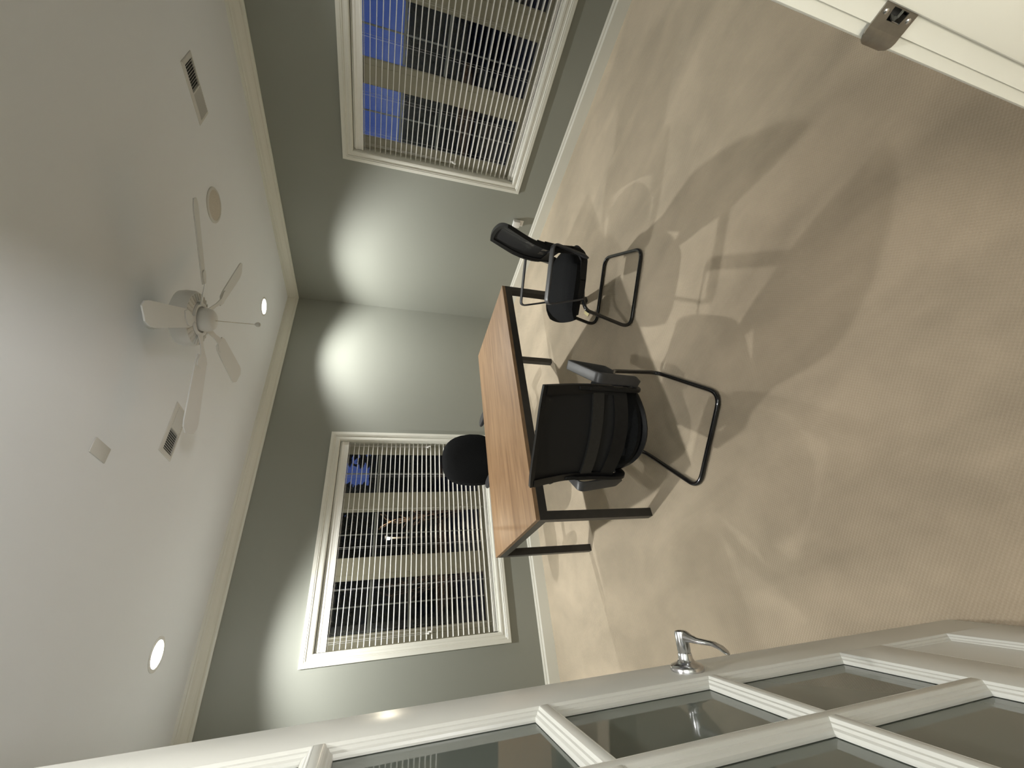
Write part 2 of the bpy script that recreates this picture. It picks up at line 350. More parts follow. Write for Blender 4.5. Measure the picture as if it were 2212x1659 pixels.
# door frame: jambs, stops, casing; strike plate is a part of the right jamb
def dframe():
    root = struct(empty('trim_5', ((JX0+JX1)/2, YF, 0)))
    off = Vector(root.location)
    g = lambda x, y, z: Vector((x, y, z))-off
    for nm, x0, x1 in (('jamb', JX1, JX1+.02), ('jamb', JX0-.02, JX0)):
        bm = new()
        if x0 == JX1:                                 # right jamb, mortised behind the strike plate
            a0, a1, b0, b1 = YF-.0225, YF-.0085, .9465-.014, .9465+.014
            box(bm, (x0, YF-WT, 0), (x1, YF, b0), g); box(bm, (x0, YF-WT, b1), (x1, YF, DOOR_H), g)
            box(bm, (x0, YF-WT, b0), (x1, a0, b1), g); box(bm, (x0, a1, b0), (x1, YF, b1), g); box(bm, (x1-.003, a0, b0), (x1, a1, b1), g)
        else: box(bm, (x0, YF-WT, 0), (x1, YF, DOOR_H), g, .003)
        obj(nm, bm, M['trim'], root, True)
    bm = new(); box(bm, (JX0-.02, YF-WT, DOOR_H), (JX1+.02, YF, DOOR_H+.02), g); obj('head_jamb', bm, M['trim'], root)
    for x0, x1 in ((JX1-.011, JX1), (JX0, JX0+.011)):
        bm = new(); box(bm, (x0, YF-WT+.04, 0), (x1, YF-.0245, DOOR_H), g, .004); obj('door_stop', bm, M['trim'], root, True)
    prof = [(0, 0), (0, .015), (.004, .0175), (.014, .0175), (.03, .015), (.06, .018), (.085, .018), (.09, .012), (.09, 0)]
    for sgn, xe in ((1, JX1+.005), (-1, JX0-.005)):
        for yy, ys in ((YF, 1), (YF-WT, -1)):
            bm = new(); prism(bm, prof, 0, DOOR_H+.09, lambda a, b, c: g(xe+sgn*a, yy+ys*b, c)); obj('casing', bm, M['trim'], root, True)
    bm = new(); prism(bm, prof, JX0-.005, JX1+.005, lambda a, b, c: g(c, YF+b, DOOR_H+.005+a)); obj('casing', bm, M['trim'], root, True)
    # strike plate with its lip curling round the casing edge
    zc, hh = .9465, .0295
    bm = new(); th = .0016
    def plate(poly, hole):
        n = len(poly)
        for (xo) in (0, 1): pass
    # plate face in (y,z) with a rectangular hole, built as rings
    y0, y1 = YF-.029, YF+.002
    def P(y, z, o): return g(JX1-.0004-o*th, y, z)
    hy0, hy1, hz = YF-.0225, YF-.0085, .014
    out = rrect(y1-y0, 2*hh, .006, 4); out = [(a+(y0+y1)/2, b+zc) for a, b in out]
    out = [(a, b) if a < (y0+y1)/2 else (y1, b) for a, b in out]
    def inner(n):
        res = []
        for a, b in out:
            ca, cb = (hy0+hy1)/2, zc
            da, db = a-ca, b-cb
            k = min((hy1-hy0)/2/abs(da) if abs(da) > 1e-9 else 9, hz/abs(db) if abs(db) > 1e-9 else 9)
            res.append((ca+da*k, cb+db*k))
        return res
    inn = inner(0); n = len(out)
    o1 = [bm.verts.new(P(a, b, 1)) for a, b in out]; i1 = [bm.verts.new(P(a, b, 1)) for a, b in inn]
    o0 = [bm.verts.new(P(a, b, 0)) for a, b in out]; i0 = [bm.verts.new(g(JX1+.008, a, b)) for a, b in inn]
    for k in range(n):
        k2 = (k+1) % n
        bm.faces.new((o1[k], o1[k2], i1[k2], i1[k])); bm.faces.new((o0[k], o0[k2], o1[k2], o1[k])); bm.faces.new((i1[k], i1[k2], i0[k2], i0[k]))
    sp = obj('strike_plate', bm, M['steel'], root, True); sp['label'] = 'satin metal strike plate with a latch hole'
    bm = new()
    lip = [(0, .0), (.006, -.0004), (.0115, -.0002), (.0160, .0012), (.0190, .0036)]    # (toward room, into casing)
    rows = []
    for k, (dy, dx) in enumerate(lip):
        zh = hh*(1 if k < 2 else (.95, .82, .55)[k-2])
        row = []
        for o in (0, 1): row.append([bm.verts.new(g(JX1-.0004-o*th+dx, y1+dy, zc+zh*q)) for q in (-1, -.5, 0, .5, 1)])
        rows.append(row)
    for A, B in zip(rows, rows[1:]):
        for o in (0, 1):
            for q in range(4): bm.faces.new((A[o][q], A[o][q+1], B[o][q+1], B[o][q]))
        for q in (0, 4): bm.faces.new((A[0][q], A[1][q], B[1][q], B[0][q]))
    for q in range(4): bm.faces.new((rows[-1][0][q], rows[-1][0][q+1], rows[-1][1][q+1], rows[-1][1][q]))
    obj('strike_lip', bm, M['steel'], sp, True)
    bm = new(); box(bm, (JX1+.013, hy0, zc-hz), (JX1+.016, hy1, zc+hz), g); obj('latch_pocket', bm, M['dark'], sp)
    bm = new(); sweep(bm, [g(JX1-.001, hy1-.0008, zc-.006), g(JX1+.004, hy1-.0025, zc-.006), g(JX1+.010, hy1-.006, zc-.006)], rrect(.014, .0014, .0004), up=Vector((0, 1, 0))); obj('strike_tab', bm, M['chrome'], sp, True)
    for s in (-1, 1):
        bm = new(); lathe(bm, [(0, .0022), (.002, .0021), (.0034, .0013), (.0036, 0)], 14, lambda a, b, c: g(JX1-.0004-th-c+.0005, YF-.0155+a, zc+s*.0215+b)); obj('screw', bm, M['chrome'], sp, True)
dframe()

# ------------------------------------------------------------------ windows
CAS = [(0, 0), (0, .021), (.003, .023), (.030, .023), (.034, .0185), (.037, .0205), (.041, .0205), (.047, .013), (.062, .0125), (.068, .0155), (.084, .0145), (.090, .010), (.090, 0)]
GR_Z = (1.61, 1.275, .94); GZ0, GZ1 = .585, 1.945
def window(name, f, win, sign):
    """sign=+1: glass units counted from u1 downwards"""
    u0, z0, u1, z1 = win
    root = struct(empty(name, f((u0+u1)/2, 0, z0))); off = Vector(root.location)
    g = lambda u, d, z: f(u, d, z)-off
    gp = lambda u, d, z: f(u, -d, z)-off             # proud of the wall, into the room
    for bm in frame_sides((u0-.0885, z0-.0885, u1+.0885, z1+.0885), CAS, gp): obj('casing', bm, M['trim'], root, False)
    # jamb liner
    t = .004
    for lo, hi in (((u0, 0, z0), (u0+t, WT, z1)), ((u1-t, 0, z0), (u1, WT, z1)), ((u0, 0, z1-t), (u1, WT, z1)), ((u0, 0, z0), (u1, WT, z0+t))):
        bm = new(); box(bm, lo, hi, g); obj('jamb', bm, M['trim'], root)
    # main vinyl frame: outer ring and two mullions
    D0, D1 = .088, .150
    for lo, hi in (((u0, D0, z0), (u0+.06, D1, z1)), ((u1-.06, D0, z0), (u1, D1, z1))):
        bm = new(); box(bm, lo, hi, g); obj('frame_side', bm, M['vinyl'], root)
    for lo, hi in (((u0, D0, z0), (u1, D1, z0+.035)), ((u0, D0, z1-.02), (u1, D1, z1))):
        bm = new(); box(bm, lo, hi, g); obj('frame_rail', bm, M['vinyl'], root)
    c = (u0+u1)/2; gw, mw = .413, .194
    spans = [(c-gw/2-mw-gw, c-gw/2-mw), (c-gw/2, c+gw/2), (c+gw/2+mw, c+gw/2+mw+gw)]
    for a, b in ((spans[0][1], spans[1][0]), (spans[1][1], spans[2][0])):
        bm = new(); box(bm, ((a+b)/2-.05, D0-.006, z0+.03), ((a+b)/2+.05, D1, z1-.02), g, .002); obj('mullion', bm, M['vinyl'], root)
    for k, (a, b) in enumerate(spans):
        sr = .050
        fr = [(0, 0), (0, .012), (sr-.008, .012), (sr, .004), (sr, 0)]
        rect = (a-sr, GZ0-sr, b+sr, GZ1+sr-.005)
        sash = empty('sash', (0, 0, 0)); sash.parent = root
        for i, bm in enumerate(frame_sides(rect, [(s, d) for s, d in fr], lambda u, d, z: g(u, D0+.010-d, z))):
            obj('sash_rail' if i % 2 == 0 else 'sash_stile', bm, M['vinyl'], sash)
        bm = new(); box(bm, (a-.005, D0+.010, GZ0-.005), (b+.005, D0+.014, GZ1+.005), g); obj('pane', bm, M['glass'], sash)
        for zg in GR_Z:
            bm = new(); box(bm, (a, D0+.019, zg-.010), (b, D0+.025, zg+.010), g, .002); obj('grille_bar', bm, M['grille'], sash)
        um = (a+b)/2
        bm = new(); box(bm, (um-.006, D0+.018, GZ0), (um+.006, D0+.026, GZ1), g, .002); obj('grille_bar', bm, M['grille'], sash)
        # crank: base, arm and knob on the sill rail
        cr = empty('crank_handle', (0, 0, 0)); cr.parent = root
        uc = b-.155 if sign > 0 else b-.155
        def part(nm, fn):
            bm = new(); fn(bm); obj(nm, bm, M['white'], cr, True)
        part('crank_base', lambda bm: box(bm, (uc-.022, D0-.024, z0+.006), (uc+.022, D0-.002, z0+.034), g, .005))
        part('crank_arm', lambda bm: sweep(bm, [g(uc, D0-.022, z0+.030), g(uc-.01, D0-.034, z0+.044), g(uc-.035, D0-.036, z0+.046), g(uc-.062, D0-.036, z0+.042)], rrect(.009, .013, .003)))
        part('crank_knob', lambda bm: sweep(bm, [g(uc-.062, D0-.034, z0+.042), g(uc-.062, D0-.052, z0+.044)], circ(.008, 10)))
    return root
window('window_1', fA, WA, 1)
window('window_2', fB, WB, 1)

def blind(f, win, label, z_end, stack, ladders, tass):
    u0, z0, u1, z1 = win; a, b = u0+.008, u1-.008
    root = empty('window_blind', f((a+b)/2, .02, z0)); off = Vector(root.location); g = lambda u, d, z: f(u, d, z)-off
    thing(root, label, 'blind', 'white slat blinds in the two windows')
    # headrail behind a moulded valance
    bm = new(); box(bm, (a, .024, z1-.062), (b, .074, z1-.008), g); obj('headrail', bm, M['slat'], root)
    pr = [(.004, z1-.090), (.012, z1-.090), (.013, z1-.075), (.0095, z1-.069), (.0095, z1-.045), (.0135, z1-.039), (.0135, z1-.024), (.008, z1-.018), (.004, z1-.018)]
    pr = [(.022-(d-.004), z) for d, z in pr]
    bm = new(); prism(bm, pr, a, b, lambda d, z, c: g(c, d, z)); obj('valance', bm, M['slat'], root)
    # slats
    tilt = math.radians(5.5)
    bm = new(); hw = .0245
    prof = []
    for k in range(7):
        s = -1+2*k/6; prof.append((s*hw, .0022*(1-s*s)+.0014))
    for k in range(6, -1, -1):
        s = -1+2*k/6; prof.append((s*hw, .0022*(1-s*s)-.0014))
    prof = [(d*math.cos(tilt)-z*math.sin(tilt), d*math.sin(tilt)+z*math.cos(tilt)) for d, z in prof]
    prism(bm, prof, a+.004, b-.004, lambda d, z, c: g(c, .048+d, z1-.098+z))
    first = obj('slat', bm, M['slat'], root)
    pitch = .0458; z = z1-.098-pitch; zs = [z1-.098]
    def add(zz):
        o = first.copy(); COL.objects.link(o); o.parent = root; o.location = (0, 0, zz-(z1-.098)); zs.append(zz)
    while z > z_end: add(z); z -= pitch
    zb = zs[-1]-pitch
    for k in range(stack): add(z0+.012+.020+.007*k)
    bm = new(); box(bm, (a+.004, .024, z0+.0045), (b-.004, .072, z0+.022), g, .004); obj('bottom_rail', bm, M['slat'], root, True)
    for ul in ladders:
        for d in (.0215, .0745):
            bm = new(); tube(bm, [g(ul, d, z0+.012), g(ul, d, z1-.06)], .0009, 5); obj('ladder_cord', bm, M['cord'], root)
    for ut, zt in tass:
        for k, dz in ((0, 0), (1, -.022)):
            uu = ut+.012*k
            cd = empty('lift_cord', (0, 0, 0)); cd.parent = root
            bm = new(); tube(bm, [g(uu, .017, zt+dz+.03), g(uu, .019, z1-.06)], .0010, 5); obj('cord', bm, M['cord'], cd)
            bm = new(); lathe(bm, [(0, .034), (.003, .033), (.0045, .022), (.0085, .006), (.0085, 0), (0, 0)], 10, lambda p, q, r: g(uu+p, .017+q, zt+dz+r)); obj('tassel', bm, M['white'], cd, True)
    return root
blind(fA, WA, 'open white slat blind in the window behind the desk', .535, 3, [-2.31, -2.66, -3.00, -3.345, -3.70], [(-2.0, 1.11), (-3.74, 1.11)])
blind(fB, WB, 'open white slat blind in the window on the wall to the right', .535, 3, [-2.13, -2.45, -2.85, -3.15, -3.5], [(-2.055, 1.10)])

# ------------------------------------------------------------------ french door
EX, EY, AZ = -4.0432, -3.1595, math.radians(11.49)
def french_door():
    root = struct(empty('door_1', (EX, EY, 0)))
    t = Vector((math.sin(AZ), math.cos(AZ), 0)); N = Vector((math.cos(AZ), -math.sin(AZ), 0))
    f = lambda s, n, z: -t*s + N*n + Vector((0, 0, z))
    W, Z0, Z1, TH = .93, .012, 2.44, .044
    S = [.106+.2440*k for k in range(3)]; SW = .2297; ZR = [.5853+.3543*k for k in range(5)]; ZH = .3399
    def bar(nm, lo, hi, bev=.0015):
        bm = new(); box(bm, lo, hi, f, bev); return obj(nm, bm, M['door'], root, True)
    bar('stile', (0, -TH, Z0), (.106, 0, Z1)); bar('stile', (W-.106, -TH, Z0), (W, 0, Z1))
    PZ0, PZ1 = .2217, .455
    bar('rail', (.106, -TH, Z0), (W-.106, 0, PZ0)); bar('rail', (.106, -TH, PZ1), (W-.106, 0, ZR[0])); bar('rail', (.106, -TH, ZR[4]+ZH), (W-.106, 0, Z1))
    for k in range(2): bar('muntin', (S[k]+SW, -TH, ZR[0]), (S[k+1], 0, ZR[4]+ZH), .0008)
    for r in range(4):
        for k in range(3): bar('muntin', (S[k], -TH, ZR[r]+ZH), (S[k]+SW, 0, ZR[r+1]), .0008)
    mold = [(0, 0), (.002, -.0005), (.0045, -.0045), (.0075, -.0055), (.0095, -.009), (.0135, -.011), (.0145, -.015), (.0145, -.018), (0, -.018)]
    for r in range(5):
        for k in range(3):
            bm = new(); box(bm, (S[k]+.001, -.024, ZR[r]+.001), (S[k]+SW-.001, -.019, ZR[r]+ZH-.001), f); pane = obj('pane', bm, M['doorglass'], root)
            for back in (0, 1):
                ff = (lambda s, n, z: f(s, n, z)) if not back else (lambda s, n, z: f(s, -TH-n, z))
                for b in frame_sides((S[k], ZR[r], S[k]+SW, ZR[r]+ZH), mold, ff): obj('glazing_bead', b, M['door'], pane)
    # flat recessed panel with a moulded edge
    pnl = empty('panel', (0, 0, 0)); pnl.parent = root
    for back in (0, 1):
        ff = (lambda s, n, z: f(s, n, z)) if not back else (lambda s, n, z: f(s, -TH-n, z))
        for b in frame_sides((.106, PZ0, W-.106, PZ1), mold, ff): obj('panel_moulding', b, M['door'], pnl)
    bm = new(); box(bm, (.108, -TH+.013, PZ0+.002), (W-.108, -.0125, PZ1-.002), f); obj('panel_field', bm, M['door'], pnl)
    # lever handles
    for back in (0, 1):
        ff = (lambda s, n, z: f(s, n, z)) if not back else (lambda s, n, z: f(s, -TH-n, z))
        h = empty('lever_handle', (0, 0, 0)); h.parent = root; h['label'] = 'satin nickel lever handle on a round rose'
        sc, zc = .055, .948
        fr = lambda a, b, c: ff(sc+a, c, zc+b)
        bm = new(); lathe(bm, [(0, 0), (.0335, 0), (.0335, .006), (.031, .0095), (.026, .0115), (.018, .0150), (.0145, .021), (.0135, .030), (0, .030)], 32, fr); obj('rose', bm, M['chrome'], h, True)
        bm = new(); lathe(bm, [(0, .029), (.0125, .029), (.0125, .0335), (.0132, .0345), (.0132, .066), (.0120, .070), (.006, .0715), (0, .072)], 24, fr); obj('neck', bm, M['chrome'], h, True)
        bm = new()
        path = [(-.002, .060), (.012, .0605), (.025, .0590), (.045, .0575), (.068, .0585), (.090, .0590), (.108, .0560), (.121, .0505), (.126, .0480)]
        sc_ = [(.011, .0115), (.0105, .0105), (.0078, .0075), (.0062, .0055), (.0070, .0048), (.0082, .0042), (.0085, .0038), (.0070, .0032), (.0035, .0020)]
        rings = []
        for (s, n), (hz, hn) in zip(path, sc_):
            rings.append([bm.verts.new(ff(sc+s+.0*q, n+hn*math.sin(q*2*PI/14), zc-.003+hz*math.cos(q*2*PI/14))) for q in range(14)])
        for A, B in zip(rings, rings[1:]):
            for q in range(14): bm.faces.new((A[q], A[(q+1) % 14], B[(q+1) % 14], B[q]))
        bm.faces.new(rings[0]); bm.faces.new(rings[-1][::-1])
        obj('lever', bm, M['chrome'], h, True)
        bm = new(); lathe(bm, [(0, 0), (.002, 0), (.002, .002), (0, .002)], 8, lambda a, b, c: ff(sc-.0115-c, .0325+a, zc+.004+b)); obj('set_screw', bm, M['dark'], h)
    for zc in (.25, 1.2, 2.2):
        bm = new(); tube(bm, [f(W+.003, .006, zc-.05), f(W+.003, .006, zc+.05)], .006, 10); obj('hinge', bm, M['chrome'], root, True)
    return root
french_door()

# ------------------------------------------------------------------ ceiling fittings
def downlight(i, x, y, label):
    root = empty('recessed_light', (x, y, CZ)); thing(root, label, 'ceiling light', 'recessed ceiling downlights')
    bm = new(); lathe(bm, [(.072, 0), (.094, 0), (.094, -.003), (.090, -.0045), (.078, -.0055), (.074, -.004), (.072, 0)], 36, cap=False); obj('trim_ring', bm, M['white'], root, True)
    bm = new(); lathe(bm, [(0, -.0022), (.050, -.0022), (.0735, -.0015), (.0735, -.0002), (0, -.0002)], 36); obj('lens', bm, M['lens'], root, True)
    l = bpy.data.lights.new('lamp', 'SPOT'); l.energy = LAMP_W[i]; l.color = LAMP_COL; l.spot_size = math.radians(126); l.spot_blend = .55; l.shadow_soft_size = .035
    lo = bpy.data.objects.new('lamp', l); COL.objects.link(lo); lo.parent = root; lo.location = (0, 0, -.008)
    return root
LL = ['recessed ceiling light in the corner above the bare walls', 'recessed ceiling light above the left end of the back window',
      'recessed ceiling light just above the open french door', 'recessed ceiling light near the right end of the doorway wall']
for i, (x, y) in enumerate(LAMP_XY): downlight(i, x, y, LL[i])

def fan():
    FX, FY = -2.285, -2.105
    root = empty('ceiling_fan', (FX, FY, CZ)); thing(root, 'white five-blade ceiling fan with a vented motor and pull chain', 'fan')
    bm = new(); lathe(bm, [(0, 0), (.075, 0), (.075, -.012), (.066, -.040), (.040, -.058), (.018, -.062), (0, -.062)], 32); obj('canopy', bm, M['fan'], root, True)
    bm = new(); lathe(bm, [(0, -.055), (.0135, -.055), (.0135, -.115), (0, -.115)], 16); obj('downrod', bm, M['fan'], root, True)
    mh = new(); lathe(mh, [(0, -.105), (.045, -.105), (.110, -.118), (.145, -.138), (.150, -.165), (.150, -.198), (.142, -.212), (.095, -.222), (.090, -.218), (0, -.218)], 40)
    mo = obj('motor_housing', mh, M['fan'], root, True)
    for k in range(30):                              # cooling slots round the underside
        a = 2*PI*k/30; ca, sa = math.cos(a), math.sin(a)
        ff = lambda p, q, r: Vector((ca*p-sa*q, sa*p+ca*q, r-.2165-(p-.12)*-.2))
        bm = new(); box(bm, (.103, -.0042, -.0035), (.138, .0042, .0005), ff); obj('vent_slot', bm, M['dark'] if False else M['vent'], mo)
    bm = new(); lathe(bm, [(.072, -.216), (.092, -.216), (.094, -.224), (.090, -.232), (.080, -.234), (.072, -.230)], 36, cap=False); obj('trim_ring', bm, M['fan'], mo, True)
    bm = new(); lathe(bm, [(0, -.214), (.062, -.214), (.064, -.245), (.060, -.275), (.045, -.290), (.012, -.294), (0, -.294)], 32); obj('switch_housing', bm, M['fan'], root, True)
    for k in range(5):
        a = math.radians(14+72*k); rot = Matrix.Rotation(a, 3, 'Z'); pit = math.radians(11)
        f = lambda r, t, h: rot @ Vector((r, t*math.cos(pit), -.258 + h + t*math.sin(pit)))
        bm = new(); n = 14; up, dn = [], []
        outl = []
        for j in range(n+1):
            u = j/n; r = .200+.415*u; wd = .045+.014*u
            if u > .86: wd *= math.sqrt(max(.0, 1-((u-.86)/.14)**2*.72))
            if u < .08: wd *= .75+.25*u/.08
            outl.append((r, wd))
        poly = [(r, wd) for r, wd in outl]+[(r, -wd) for r, wd in reversed(outl)]
        prism(bm, poly, -.003, .003, lambda p, q, c: f(p, q, c)); bl = obj('blade', bm, M['fan'], root)
        bm = new(); poly = [(.085, .018), (.150, .012), (.200, .020), (.235, .040), (.262, .034), (.270, 0), (.262, -.034), (.235, -.040), (.200, -.020), (.150, -.012), (.085, -.018)]
        prism(bm, poly, -.008, -.0032, lambda p, q, c: f(p, q, c+max(0, (.20-p)/.115)*.030)); obj('blade_iron', bm, M['fan'], bl)
    pc = empty('pull_chain', (0, 0, 0)); pc.parent = root
    bm = new(); tube(bm, [(.0, -.0, -.290), (.0, -.0, -.485)], .0018, 6); obj('chain', bm, M['speaker'], pc)
    bm = new(); lathe(bm, [(0, -.480), (.004, -.482), (.011, -.490), (.014, -.499), (.011, -.508), (0, -.513)], 16); obj('chain_knob', bm, M['vent'], pc, True)
fan()

def speaker():
    root = empty('ceiling_speaker', (-1.195, -2.035, CZ)); thing(root, 'round beige ceiling speaker flush in the ceiling beside the fan', 'speaker')
    bm = new(); lathe(bm, [(.098, 0), (.117, 0), (.117, -.004), (.112, -.008), (.100, -.008), (.098, -.005)], 40, cap=False); obj('rim', bm, M['vent'], root, True)
    bm = new(); lathe(bm, [(0, -.0085), (.05, -.008), (.100, -.006), (.100, 0), (0, 0)], 40); obj('grille', bm, M['speaker'], root, True)
speaker()

def vent(x, y, lx, ly, flip, label):
    root = empty('ceiling_vent', (x, y, CZ)); thing(root, label, 'vent', 'two-way ceiling air vents')
    along_x = lx > ly; L_, S_ = (lx, ly) if along_x else (ly, lx)
    f = (lambda a, b, c: Vector((a, b, c))) if along_x else (lambda a, b, c: Vector((b, a, c)))
    for bm in frame_sides((-L_/2, -S_/2, L_/2, S_/2), [(0, 0), (0, .003), (.004, .006), (.020, .009), (.024, .009), (.026, .004), (.026, 0)], lambda u, d, z: f(u, z, -d)): obj('frame', bm, M['vent'], root)
    bm = new(); box(bm, (-L_/2+.02, -S_/2+.02, .0008-.002), (L_/2-.02, S_/2-.02, -.0002), f); obj('duct_plate', bm, M['duct'], root)
    bm = new(); box(bm, (-.004, -S_/2+.024, -.010), (.004, S_/2-.024, -.001), f); obj('divider', bm, M['vent'], root)
    n = 9; half = L_/2-.03
    for side in (-1, 1):
        for k in range(n):
            c0 = side*(.010+(k+.5)*half/n*.96)
            an = math.radians(38)*side*flip
            w2 = half/n*.52
            bm = new()
            g = lambda a, b, c: f(c0+a*math.cos(an)-c*math.sin(an), b, -.0085+a*math.sin(an)+c*math.cos(an))
            box(bm, (-w2, -S_/2+.025, -.0005), (w2, S_/2-.025, .0005), g); obj('slat', bm, M['vent'], root)
vent(-2.635, -1.465, .32, .165, -1, 'white ceiling vent beyond the fan, near the back window')
vent(-.95, -2.65, .165, .34, -1, 'white ceiling vent near the right wall, nearest its window')

root = empty('blank_plate', (-3.015, -2.005, CZ)); thing(root, 'plain white blank cover plate on the ceiling left of the fan', 'cover plate')
bm = new(); box(bm, (-.036, -.065, -.006), (.036, .065, 0), ID, .0025); obj('plate', bm, M['vent'], root, True)
for s in (-1, 1):
    bm = new(); lathe(bm, [(0, -.0075), (.003, -.007), (.0035, -.006), (0, -.006)], 10, lambda a, b, c: Vector((a, b+s*.042, c))); obj('screw', bm, M['vent'], root)

def outlet():
    root = empty('wall_outlet', (0, -1.555, .30)); thing(root, 'white wall outlet with a square plug-in adapter behind the right chair', 'outlet')
    f = lambda a, b, c: Vector((-c, a, b))
    bm = new(); box(bm, (-.036, -.058, 0), (.036, .058, .006), f, .002); obj('plate', bm, M['white'], root, True)
    for z in (-.032,):
        so = new(); box(so, (-.017, z-.014, .006), (.017, z+.014, .0075), f, .001); s = obj('socket', so, M['white'], root)
        for yy in (-.006, .006):
            bm = new(); box(bm, (yy-.001, z-.004, .0075), (yy+.001, z+.005, .0078), f); obj('slot', bm, M['dark'], s)
    bm = new(); box(bm, (-.036, -.014, .006), (.036, .062, .050), f, .004); obj('plug_adapter', bm, M['white'], root, True)
outlet()

# ------------------------------------------------------------------ desk
def desk():
    x0, x1, y0, y1, H = -3.3815, -1.5204, -1.957, -1.0376, .75
    cx, cy = (x0+x1)/2, (y0+y1)/2
    root = empty('desk', (cx, cy, 0)); thing(root, 'oak-topped desk on a charcoal square-tube frame in mid room', 'desk')
    g = lambda a, b, c: Vector((a-cx, b-cy, c))
    bm = new(); box(bm, (x0+.001, y0+.001, H-.024), (x1-.001, y1-.001, H-.0012), g); top = obj('edge_band', bm, M['edge'], root)
    bm = new(); box(bm, (x0, y0, H-.0035), (x1, y1, H), g, .0012); obj('tabletop', bm, M['wood'], root)
    L_, h = .050, H-.024
    for a in (x0, x1-L_):
        for b in (y0, y1-L_):
            bm = new(); box(bm, (a, b, .0), (a+L_, b+L_, h), g, .0015); lg = obj('leg', bm, M['frame'], root)
            bm = new(); box(bm, (a+.004, b+.004, -.0), (a+L_-.004, b+L_-.004, .004), g); obj('foot_cap', bm, M['rubber'], lg)
    for b in (y0, y1-L_):
        bm = new(); box(bm, (x0+L_, b, h-L_), (x1-L_, b+L_, h), g, .0015); obj('long_rail', bm, M['frame'], root)
    for a in (x0, x1-L_):
        bm = new(); box(bm, (a, y0+L_, h-L_), (a+L_, y1-L_, h), g, .0015); obj('short_rail', bm, M['frame'], root)
desk()

